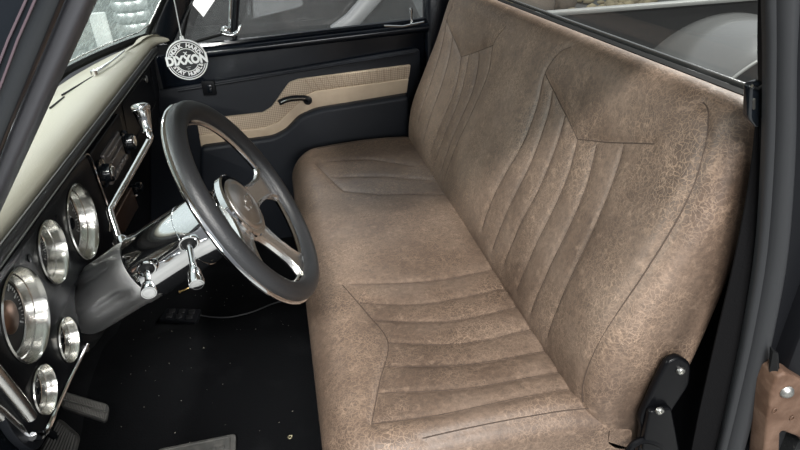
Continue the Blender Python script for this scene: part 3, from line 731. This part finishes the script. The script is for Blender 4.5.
m = MB(); m.lathe([(-.020, .050), (-.012, .051), (-.009, .048), (-.008, .044), (-.0095, .041), (-.006, .028), (-.0045, .012), (-.0042, .001)], WC, WN, 48); hb = m.build('horn_button', mat('horn_button_metal', (.74, .70, .66), .30, 1.), wheel, angle=30)
m = MB(); bt = [(-.022, -.006), (-.008, -.006), (-.008, -.011), (.008, -.011), (.008, -.006), (.022, -.006), (.024, .006), (.009, .006), (.009, .011), (-.009, .011), (-.009, .006), (-.024, .006)]
m.plate(bt, WC-WN*.0032, E1, E2, .003, bevel=.0006); m.build('horn_emblem', SATIN, hb, smooth=False)

colm = empty('steering_column', tuple(WC-WN*.40), 'chrome steering column with shift lever running into the gauge panel', 'steering column')
CA = -WN
m = MB(); m.lathe([(.058, .044), (.060, .057), (.066, .060), (.118, .0605), (.1185, .0595), (.120, .0595), (.1205, .061), (.215, .0615), (.222, .063), (.228, .063), (.232, .059), (.234, .0585)], WC, CA, 56)
m.build('column_tube', CHROME, colm, angle=30)
# lower housing: fluted cup
V = []; prof_ = [(.2335, .0595), (.240, .0605), (.262, .0605), (.270, .0595), (.30, .0585), (.335, .0585), (.375, .0575), (.388, .055), (.394, .048)]
m = MB(); n = 72
av = np.cross(CA, [0, 0, 1.]); av /= np.linalg.norm(av); bv = np.cross(CA, av)
for h_, r_ in prof_:
    for k in range(n):
        t = 2*math.pi*k/n; fl = 1-(.10*max(0, math.cos(t*6))**3 if .262 < h_ < .36 else 0)
        V.append(WC+CA*h_+r_*fl*(av*math.cos(t)+bv*math.sin(t)))
m.add(V, [(i*n+k, i*n+(k+1) % n, (i+1)*n+(k+1) % n, (i+1)*n+k) for i in range(len(prof_)-1) for k in range(n)]+[tuple((len(prof_)-1)*n+k for k in range(n))])
m.build('lower_housing', mat('brushed_housing_metal', (.88, .88, .88), .36, 1.), colm, angle=50)
m = MB(); m.lathe([(.385, .045), (.395, .066), (.42, .075), (.50, .06), (.60, .05)], WC, CA, 32); m.build('column_boot', BLKRUB, colm)
# shift lever
sp = [at(122, 243, 'y', .385), at(118, 236, 'y', .395), at(110.5, 212, 'y', .42), at(112, 206, 'y', .43), at(130, 175, 'y', .50), at(148, 143, 'y', .575), at(150, 137, 'y', .58), at(148, 131, 'y', .588)]
m = MB(); m.tube(cr(sp, 6), .0065, 14); sl_ = m.build('shift_lever', CHROME, colm)
k0, k1 = at(148, 133, 'y', .587), at(139.5, 104, 'y', .61); kd = k1-k0; kl = np.linalg.norm(kd)
m = MB(); m.lathe([(0, .0075), (kl*.06, .010), (kl*.12, .0095), (kl*.75, .0165), (kl*.78, .0185), (kl*.80, .0172), (kl*.84, .0185), (kl*.95, .018), (kl, .013)], k0, kd, 28); m.build('shift_knob', CHROME, sl_, angle=40)
m = MB(); m.lathe([(-.012, .014), (.006, .014), (.012, .010)], sp[0], np.array(sp[1])-sp[0], 20); m.build('lever_collar', CHROME, sl_)
# turn and tilt levers on the near side
for nm, s0, e0, ys_, ye in (('tilt_lever', (147, 268), (149, 293), .288, .215), ('turn_signal_lever', (189, 243), (197, 285), .285, .19)):
    a, b = at(*s0, 'y', ys_), at(*e0, 'y', ye); d = b-a; l = np.linalg.norm(d)
    m = MB(); m.lathe([(-.012, .0050), (l*.50, .0052), (l*.62, .0062), (l*.72, .0105), (l*.95, .0128), (l, .0120), (l+.0005, .010)], a, d, 24); lv = m.build(nm, CHROME, colm, angle=35)
    m = MB(); m.lathe([(l+.0006, .0098), (l-.001, .002)], a, d, 20, False); m.build('lever_end', mat('dark_lever_end', (.16, .16, .16), .35, .8) if 'LEND' not in globals() else LEND, lv); LEND = bpy.data.materials['dark_lever_end']
    m = MB(); m.tube([a+(E2*math.cos(t)+WN*math.sin(t)*1.3)*.0125+np.array([0, -.003, 0]) for t in np.linspace(0, 2*math.pi, 20, endpoint=False)], .0022, 6, closed=True); m.build('lever_escutcheon', CHROME, lv)
    m = MB(); m.lathe([(0, .012), (.001, .011)], a+np.array([0, -.0025, 0]), (0, -1, 0), 16); m.build('lever_slot', BLKRUB, lv)

# ------------------------------------------------------------------ hanging tag
tc_ = at(187, 60, 'y', .80); tn_ = np.array([CAM[0]-tc_[0], CAM[1]-tc_[1], 0]); tn_ /= np.linalg.norm(tn_); tn_ = tn_ + np.array([-.12, 0, .0]); tn_ /= np.linalg.norm(tn_)
tx = np.cross([0, 0, 1.], tn_); ty = np.array([0, 0, 1.]); rot = R(1.5)
tx, ty = tx*math.cos(rot)+ty*math.sin(rot), -tx*math.sin(rot)+ty*math.cos(rot)
ft = empty('hanging_tag', tuple(tc_), 'round black and white DIXXON tag hanging on a cord above the steering wheel', 'air freshener')
TR = .0452
m = MB(); m.plate(circ((0, 0), TR, 56), tc_, tx, ty, .004); m.build('tag_disc', WHITE, ft, angle=40)
def ring(r0, r1, h): return MB().plate(circ((0, 0), r1, 56), tc_+tn_*h, tx, ty, .0006, holes=[circ((0, 0), r0, 56)])
m = ring(.0405, .0425, .0006); m.plate(circ((0, 0), .0385, 56), tc_+tn_*.0006, tx, ty, .0006); m.build('tag_field', TAGBLK, ft, smooth=False)
m = ring(.0245, .0262, .0010); 
def put(txt, size, pos, ang, h=.0014, sx=1., off=.0):
    me = glyphs(txt, size, .0004, off); ca, sa = math.cos(ang), math.sin(ang)
    v = []
    for q in me.vertices:
        x, y = q.co.x*sx, q.co.y; x, y = x*ca-y*sa+pos[0], x*sa+y*ca+pos[1]; v.append(tc_+tx*x+ty*y+tn_*(h+q.co.z))
    m.add(v, [tuple(p.vertices) for p in me.polygons]); bpy.data.meshes.remove(me)
def arc_text(txt, r, a0, a1, size, flip=False):
    for i, ch in enumerate(txt):
        if ch == ' ': continue
        a = R(a0+(a1-a0)*i/(len(txt)-1)); put(ch, size, (r*math.cos(a), r*math.sin(a)), a+(R(90) if flip else -R(90)), off=.0006)
arc_text('WORK HARD', .0322, 152, 28, .0125); arc_text('STAY HUMBLE', .0318, 205, 335, .0112, True)
put('x', .016, (0, .0158), 0, off=.0003); put('----', .008, (0, -.0148), 0); put('--', .010, (0, -.0190), 0)
m.build('tag_print', WHITE, ft, smooth=False)
m = MB(); m.plate(rpoly([(-.043, -.0115), (.043, -.0115), (.043, .0115), (-.043, .0115)], .001), tc_+tn_*.0016, tx, ty, .0008); m.build('name_band', TAGBLK, ft, smooth=False)
m = MB(); put('DIXXON', .0265, (0, 0), 0, .0022, .86, .0015); m.build('name_print', WHITE, ft, smooth=False)
top_ = tc_+ty*.050
m = MB(); m.tube([top_, tc_+np.array([0, 0, .12]), np.array([tc_[0]-.002, .80, 1.235])], .0012, 6); m.build('cord', mat('grey_cord', (.55, .56, .56), .6), ft)
m = MB(); m.plate(rpoly([(-.005, .043), (.005, .043), (.004, .053), (-.004, .053)], .002), tc_, tx, ty, .003); m.build('tag_loop', WHITE, ft)

# ------------------------------------------------------------------ pedals and floor things
RIBM = mat('scuffed_tread_rubber', (.13, .125, .115), .6)
def pad_thing(name, label, cat, quad, z, ribs, mt, thick=.014, along=True, stem=None, raised_border=True):
    P = [np.array(p) for p in quad]; o = sum(P)/4
    ux = P[1]-P[0]+P[2]-P[3]; ux /= np.linalg.norm(ux); uy = P[3]-P[0]; uy -= ux*(ux@uy); uy /= np.linalg.norm(uy)
    Q = [((p-o)@ux, (p-o)@uy) for p in P]
    t = empty(name, tuple(o), label, cat)
    m = MB(); m.plate(rpoly(Q, .012), o, ux, uy, thick, bevel=.003); pd = m.build('pedal_pad', mt, t, angle=50)
    m = MB(); nz = np.cross(ux, uy); ib = [(a*.86, b*.80) for a, b in Q]
    for k in range(ribs):
        s = (k+.5)/ribs
        if along: a, b = np.array(ib[0])*(1-s)+np.array(ib[3])*s, np.array(ib[1])*(1-s)+np.array(ib[2])*s
        else: a, b = np.array(ib[0])*(1-s)+np.array(ib[1])*s, np.array(ib[3])*(1-s)+np.array(ib[2])*s
        m.tube([o+ux*a[0]+uy*a[1]+nz*.0005, o+ux*b[0]+uy*b[1]+nz*.0005], .0022, 6)
    m.build('tread_rib', RIBM, pd)
    if stem: m = MB(); m.tube(cr([o-nz*.012]+[np.array(q) for q in stem], 5), .008, 8); m.build('pedal_arm', PLASTIC, t)
    return t, o, ux, uy, nz
pt = lambda u, v, z: at(u, v, 'z', z)
q = [pt(60, 407, .15), pt(106, 422, .115), pt(109.5, 404.5, .130), pt(64, 391, .165)]
t, o, ux, uy, nz = pad_thing('accelerator_pedal', 'long ribbed accelerator pedal right of the gauge panel corner', 'pedal', q, .12, 26, PEDAL, along=False, stem=[(-.64, .56, .16), (-.80, .56, .30)])
m = MB(); m.tube([o-uy*.001+ (q[0]+q[3]-q[2]-q[1])*.23+nz*.003, o+(q[2]+q[1]-q[0]-q[3])*.23+nz*.003], .002, 6); m.build('centre_rib', STEEL, t)
q = [pt(38, 452, .20), pt(72, 462, .19), pt(77, 434, .22), pt(58, 417, .23)]
pad_thing('brake_pedal', 'worn grey brake pedal pad below the gauge panel corner', 'pedal', q, .2, 9, PEDAL, along=False, stem=[(-.66, .40, .30), (-.80, .40, .50)])
a_, b_ = pt(157, 449, .012), pt(236, 433, .012); pv = np.cross([0, 0, 1.], b_-a_); pv /= np.linalg.norm(pv)
q = [a_-pv*.13, b_-pv*.13, b_, a_]
P = [np.array(p) for p in q]
fm = empty('heel_pad', tuple(sum(P)/4), 'grey embossed rubber heel pad on the floor at the bottom edge', 'heel pad')
o = np.array([0, 0, .012]); m = MB(); m.plate(rpoly([(p[0], p[1]) for p in P], .012), o, X, Y, .010, bevel=.002); m.build('pad_base', PEDAL, fm, angle=50)
ctr = sum(P)/4; inn = [ctr+(p-ctr)*np.array([.86, .86, 1]) for p in P]
m = MB(); m.tube([np.array([p[0], p[1], .0125]) for p in [np.array((*a, 0)) for a in rpoly([(p[0], p[1]) for p in inn], .01)]], .0022, 6, closed=True); m.build('raised_border', PEDAL, fm)
m = MB()
for s in np.linspace(.12, .88, 7):
    for t_ in (.25, .5, .75):
        a = (inn[3]*(1-s)+inn[2]*s)*(1-t_)+(inn[0]*(1-s)+inn[1]*s)*t_; m.box((a[0], a[1], .0128), (.014, .010, .003))
m.build('raised_stud', PEDAL, fm, bevel=.001)
# wired switch box
z = floor_z(-.42, 1.0)+.018
P = [pt(159, 319, z), pt(196, 322, z), pt(201, 309, z), pt(167, 308, z)]
sb = empty('switch_box', tuple(sum(P)/4-np.array([0, 0, .018])), 'small black wired switch box lying on the black floor', 'switch box')
m = MB(); m.plate(rpoly([(p[0], p[1]) for p in P], .006), (0, 0, z), X, Y, .016, bevel=.002); m.build('box_body', PLASTIC, sb, angle=50)
ctr = sum(P)/4
for s in (.22, .5, .78):
    for t_ in (.3, .7):
        a = (P[0]*(1-s)+P[1]*s)*(1-t_)+(P[3]*(1-s)+P[2]*s)*t_
        m = MB(); m.box((a[0], a[1], z+.002), (.020, .022, .006)); m.build('button', mat('grey_black_button', (.010, .010, .011), .4) if 'BTN' not in globals() else BTN, sb, bevel=.002); BTN = bpy.data.objects[-1].data.materials[0] if False else bpy.data.materials['grey_black_button']
cb = [pt(199, 315, z-.008), pt(212, 317, .008), pt(230, 317, .006), pt(252, 312, .006), pt(275, 303, .006), pt(297, 299, .006), pt(312, 300, .006)]
m = MB(); m.tube(cr(cb, 6), .0022, 8); tag(m.build('cable', mat('grey_black_cable', (.03, .03, .032), .5), sb), 'thin grey-black trailing cable')
# small brass screw and washer
a, b = pt(179, 292, .006), pt(196, 285, .006); m = MB(); d = b-a; l = np.linalg.norm(d)
m.lathe([(0, .0055), (.004, .0055), (.0045, .003), (l, .0026), (l+.004, .0006)], a, d, 10); tag(m.build('screw', BRASS), 'small brass screw lying on the floor behind the turn signal lever', 'screw')
c = pt(290, 437, .004); m = MB(); m.tube([c+np.array([math.cos(t), math.sin(t), 0])*.0045 for t in np.linspace(0, 2*math.pi, 16, endpoint=False)], .0016, 6, closed=True); m.box(c+(.004, .002, .001), (.004, .003, .003))
tag(m.build('washer', mat('pale_brass', (.55, .50, .33), .35, .8)), 'tiny pale metal washer on the floor beside the seat front', 'washer')
# crumbs
m = MB()
for k in range(60):
    x, y = rng.uniform(-.55, -.05), rng.uniform(.40, 1.15); s = rng.uniform(.0005, .0012)
    m.box((x, y, floor_z(x, y)+s*.5), (s*1.6, s, s), ux=(math.cos(k), math.sin(k), 0), uy=(-math.sin(k), math.cos(k), 0))
tag(m.build('floor_crumbs', mat('pale_crumb', (.35, .33, .28), .8), smooth=False), 'pale dust crumbs scattered over the black floor', 'crumbs', kind='stuff')

# ------------------------------------------------------------------ seat belt, lock-pillar bracket
bl = empty('seat_belt', tuple(at(757, 110, 'y', .0)), 'black seat belt and guide between seat end and door jamb', 'seat belt')
g0 = [(751, 85), (763, 81), (768, 84), (766, 122), (758, 130), (749, 120)]
m = MB(); m.plate(hp_(g0, -.035, .006), (0, -.035, 0), X, Z, .014, bevel=.004, bres=3); gd = m.build('belt_guide', BLACK, bl, angle=50)
m = MB(); m.plate(hp_([(753.5, 100), (755.5, 98), (755.5, 109), (753, 110)], -.0365, .002), (0, -.0365, 0), X, Z, .003); m.build('guide_mark', STEEL, gd, smooth=False)
m = MB(); m.tube([at(u, v, 'y', -.037) for u, v in ((752, 86), (758, 88.5), (768, 82))], .0022, 6); m.build('guide_rim', CHROME, gd)
for k, off in enumerate((0, 9)):
    secs = []
    for (u, v) in cr([(757+off*.4, 118), (750+off, 180), (735+off, 260), (716+off, 340), (700+off, 410), (688+off, 470)], 6):
        p = at(u, v, 'y', -.032-.004*k); secs.append([p+(-.0, 0, 0), p+(.024, -.008, 0), p+(.024, -.0055, 0), p+(0, .0025, 0)])
    m = MB(); m.loft(secs); m.build('webbing', WEB, bl, angle=40)
lb = empty('latch_bracket', tuple(at(785, 420, 'y', -.10)), 'rusty brown forked metal bracket in the bottom right corner', 'bracket')
m = MB(); m.plate(hp_([(778, 377), (786, 373), (800, 379), (812, 386), (812, 452), (800, 438), (781, 431), (779, 475), (762, 475), (768, 420), (772, 392)], -.10, .010), (0, -.10, 0), X, Z, .035, bevel=.005, bres=3); m.build('bracket_plate', RUST, lb, angle=50)
m = MB(); m.lathe([(0, .010), (.003, .0105), (.007, .008), (.0085, .004)], at(786, 391, 'y', -.10), (-.2, -1, .1), 12); m.build('bolt', STEEL, lb)
for u, v in ((774.5, 410.5), (792, 418)):
    m = MB(); c = at(u, v, 'y', -.1005); m.tube([c+np.array([math.cos(t)*.0035, -.0005, math.sin(t)*.005]) for t in np.linspace(0, 2*math.pi, 14, endpoint=False)], .0009, 5, closed=True); m.build('stamped_mark', RUST, lb)
m = MB(); secs = [[p+(0, 0, 0), p+(.010*w_, -.010*w_, 0), p+(.018*w_, -.004, 0), p+(.016*w_, .012, 0)] for w_, p in zip((.3, 1, 1, 1), [at(u, v, 'y', -.085) for u, v in ((773, 352), (768, 380), (762, 415), (755, 470))])]
m.loft(secs); tag(m.build('seal_strip', BLKRUB, angle=60), 'ribbed black rubber seal left of the rusty bracket', 'seal strip')

# ------------------------------------------------------------------ truck bed behind the rear window
bed = empty('truck_bed', (1.9, .75, -.2), 'grey and black pickup bed with wheel tub seen through rear window', 'truck bed')
m = MB(); m.box((2.0, .75, .13), (2.4, 1.66, .04)); m.build('bed_floor', LINER, bed, smooth=False)
m = MB(); m.box((.79, .75, .40), (.04, 1.66, .66)); m.build('front_panel', LINER, bed, bevel=.005)
m = MB(); m.box((2.0, 1.56, .42), (2.4, .05, .66)); m.build('side_panel', mat('glossy_dark_bed_paint', (.010, .0105, .011), .3, spec=.15), bed, bevel=.005)
m = MB(); m.box((2.0, -.08, .34), (2.4, .05, .50)); m.build('near_side_panel', LINER, bed, bevel=.005)
m = MB(); m.box((2.0, 1.54, .757), (2.42, .05, .016)); m.build('top_rail', RAILG, bed, bevel=.004)
secs = []
for y, r in ((1.535, .487), (1.42, .487), (1.30, .486), (1.22, .483), (1.16, .474), (1.125, .462), (1.115, .450)):
    secs.append([(1.80+r*math.cos(t), y, .22+r*math.sin(t)) for t in np.linspace(math.pi*.93, math.pi*.07, 60)])
m = MB(); m.loft(secs, closed=False, caps=False); tb = m.build('wheel_tub', TUB, bed)
r = .450; V = [(1.80, 1.117, .1)]+[(1.80+r*math.cos(t), 1.117, .22+r*math.sin(t)) for t in np.linspace(math.pi*.93, math.pi*.07, 60)]
m = MB(); m.add(V, [(0, k, k+1) for k in range(1, 60)]); m.build('tub_inner_face', LINER, tb, smooth=False)
m = MB(); m.tube([(1.80+r*math.cos(t), 1.114, .22+r*math.sin(t)) for t in np.linspace(math.pi*.93, math.pi*.07, 60)], .006, 6); m.build('tub_edge_bead', RAILG, tb)
# stones beyond the bed
def blob(m, c, s, seed, sub=2):
    bm = bmesh.new(); bmesh.ops.create_icosphere(bm, subdivisions=sub, radius=1)
    rs = np.random.default_rng(seed); k = rs.normal(size=(4, 3))*1.6; ph_ = rs.uniform(0, 6, 4)
    v = [np.array(q.co)*(1+.10*sum(math.sin(np.array(q.co)@k[i]+ph_[i]) for i in range(4)))*s+c for q in bm.verts]
    m.add(v, [tuple(x.index for x in f.verts) for f in bm.faces]); bm.free()
m = MB()
for k in range(230):
    u, v = rng.uniform(500, 660), rng.uniform(-8, 15); p = at(u, v, 'z', -.50)
    if min(np.linalg.norm((p-at(533, 3, 'z', -.4))[:2]), np.linalg.norm((p-at(560, -1, 'z', -.4))[:2])) < .62: continue
    s = rng.uniform(.06, .13); blob(m, p+(0, 0, rng.uniform(-.02, .05)), np.array([s, s*.8, s*.55]), k, 1)
tag(m.build('gravel', mat('yellow_pebbles', (.52, .44, .27), .8, var=(3, (.30, .25, .17), .4, .65)), angle=None), 'yellow river pebbles on the ground beyond the truck bed', 'gravel', kind='stuff')
for k, (u, v, s, lab) in enumerate(((533, 3, .30, 'grey-brown boulder lying left on the yellow pebbles'), (560, -1, .26, 'tan boulder lying right among the yellow pebbles'))):
    m = MB(); p = at(u, v, 'z', -.40); blob(m, p, np.array([s, s, s*.8]), 900+k, 3); tag(m.build('boulder', mat('boulder_rock', (.20, .17, .14), .85, bump=(10, .5)) if k == 0 else bpy.data.materials['boulder_rock']), lab, 'boulder', 'boulders on the pebbles')

# ------------------------------------------------------------------ things in the workshop
car = empty('parked_car', (-1.0, 3.5, -.55), 'grey car parked beyond the passenger window', 'car')
cy0, cy1 = 2.7, 4.4
sideo = rpoly([(-3.2, -.35), (1.00, -.35), (1.05, .12), (.95, .34), (-1.6, .36), (-3.1, .20)], .1)
m = MB(); m.plate(sideo, (0, cy0, 0), X, Z, cy1-cy0, bevel=.05, bres=3); bd = m.build('car_body', CARGREY, car, angle=45)
m = MB(); m.plate(rpoly([(-1.7, .35), (.92, .35), (.70, .82), (-.9, .84)], .08), (0, cy0+.12, 0), X, Z, cy1-cy0-.24, bevel=.03); m.build('cabin_glass', glass('car_side_glass', (.30, .31, .31), .05, (.4, .4, .4)), car, angle=45)
p0, p1 = at(352, 21, 'y', cy0+.06), at(377, -8, 'y', cy0+.06)
m = MB(); m.tube([p0-(.10, 0, .06), p0, p1, p1+(.10, 0, .20)], [.05, .05, .05, .04], 10); m.build('roof_pillar', CARLIGHT, car)
for x in (-2.4, .3):
    m = MB(); m.lathe([(0, .30), (.02, .32), (.18, .32), (.2, .30)], (x, cy0+.19, -.23), (0, -1, 0), 28); m.build('tyre', BLKRUB, car, angle=40)
a = [at(u, v, 'y', 2.55) for u, v in ((192, -12), (219, -6), (203.5, 17), (193, 5))]
m = MB(); m.add([p for p in a]+[p+np.array([0, .004, 0]) for p in a], [(0, 1, 2, 3), (7, 6, 5, 4), (0, 4, 5, 1), (1, 5, 6, 2), (2, 6, 7, 3), (3, 7, 4, 0)])
tag(m.build('paper_sheet', mat('white_paper', (.85, .85, .84), .6), smooth=False), 'white paper sheet seen through the vent window above the tag', 'paper')
# stack of wheel rims seen through the windshield
base = at(131, 10, 'y', 2.3)
for k in range(30):
    m = MB(); m.lathe([(-.019, .060), (-.018, .074), (-.008, .078), (.008, .078), (.018, .074), (.019, .060)], (base[0], base[1], -.53+.0475*k), Z, 28)
    o = m.build('steel_ring', mat('ring_steel', (.26, .28, .28), .35, .7) if k == 0 else bpy.data.materials['ring_steel'], angle=40)
    tag(o, 'steel ring stacked in the ring column seen through the windshield', 'ring', 'rings stacked ahead of the windshield')
m = MB(); p = at(107, 50, 'y', 2.2); p2 = at(97, 15, 'y', 2.2); m.tube([ext(p, p2, -4.3), ext(p, p2, 1.05)], .035, 10); tag(m.build('pole', mat('pale_pole', (.30, .32, .31), .5)), 'pale leaning pole seen through the windshield', 'pole')
# bonnet and cowl
m = MB(); m.loft([[(-.91, y, .765-.03*((y-.75)/.8)**2), (-1.0, y, .762-.03*((y-.75)/.8)**2), (-1.9, y, .70-.05*((y-.75)/.8)**2), (-2.0, y, .62), (-2.0, y, .0), (-.95, y, .0), (-.91, y, .70)] for y in np.linspace(-.08, 1.58, 12)])
tag(m.build('truck_bonnet', BLACK, angle=40), 'black truck bonnet beyond the windshield', 'bonnet')
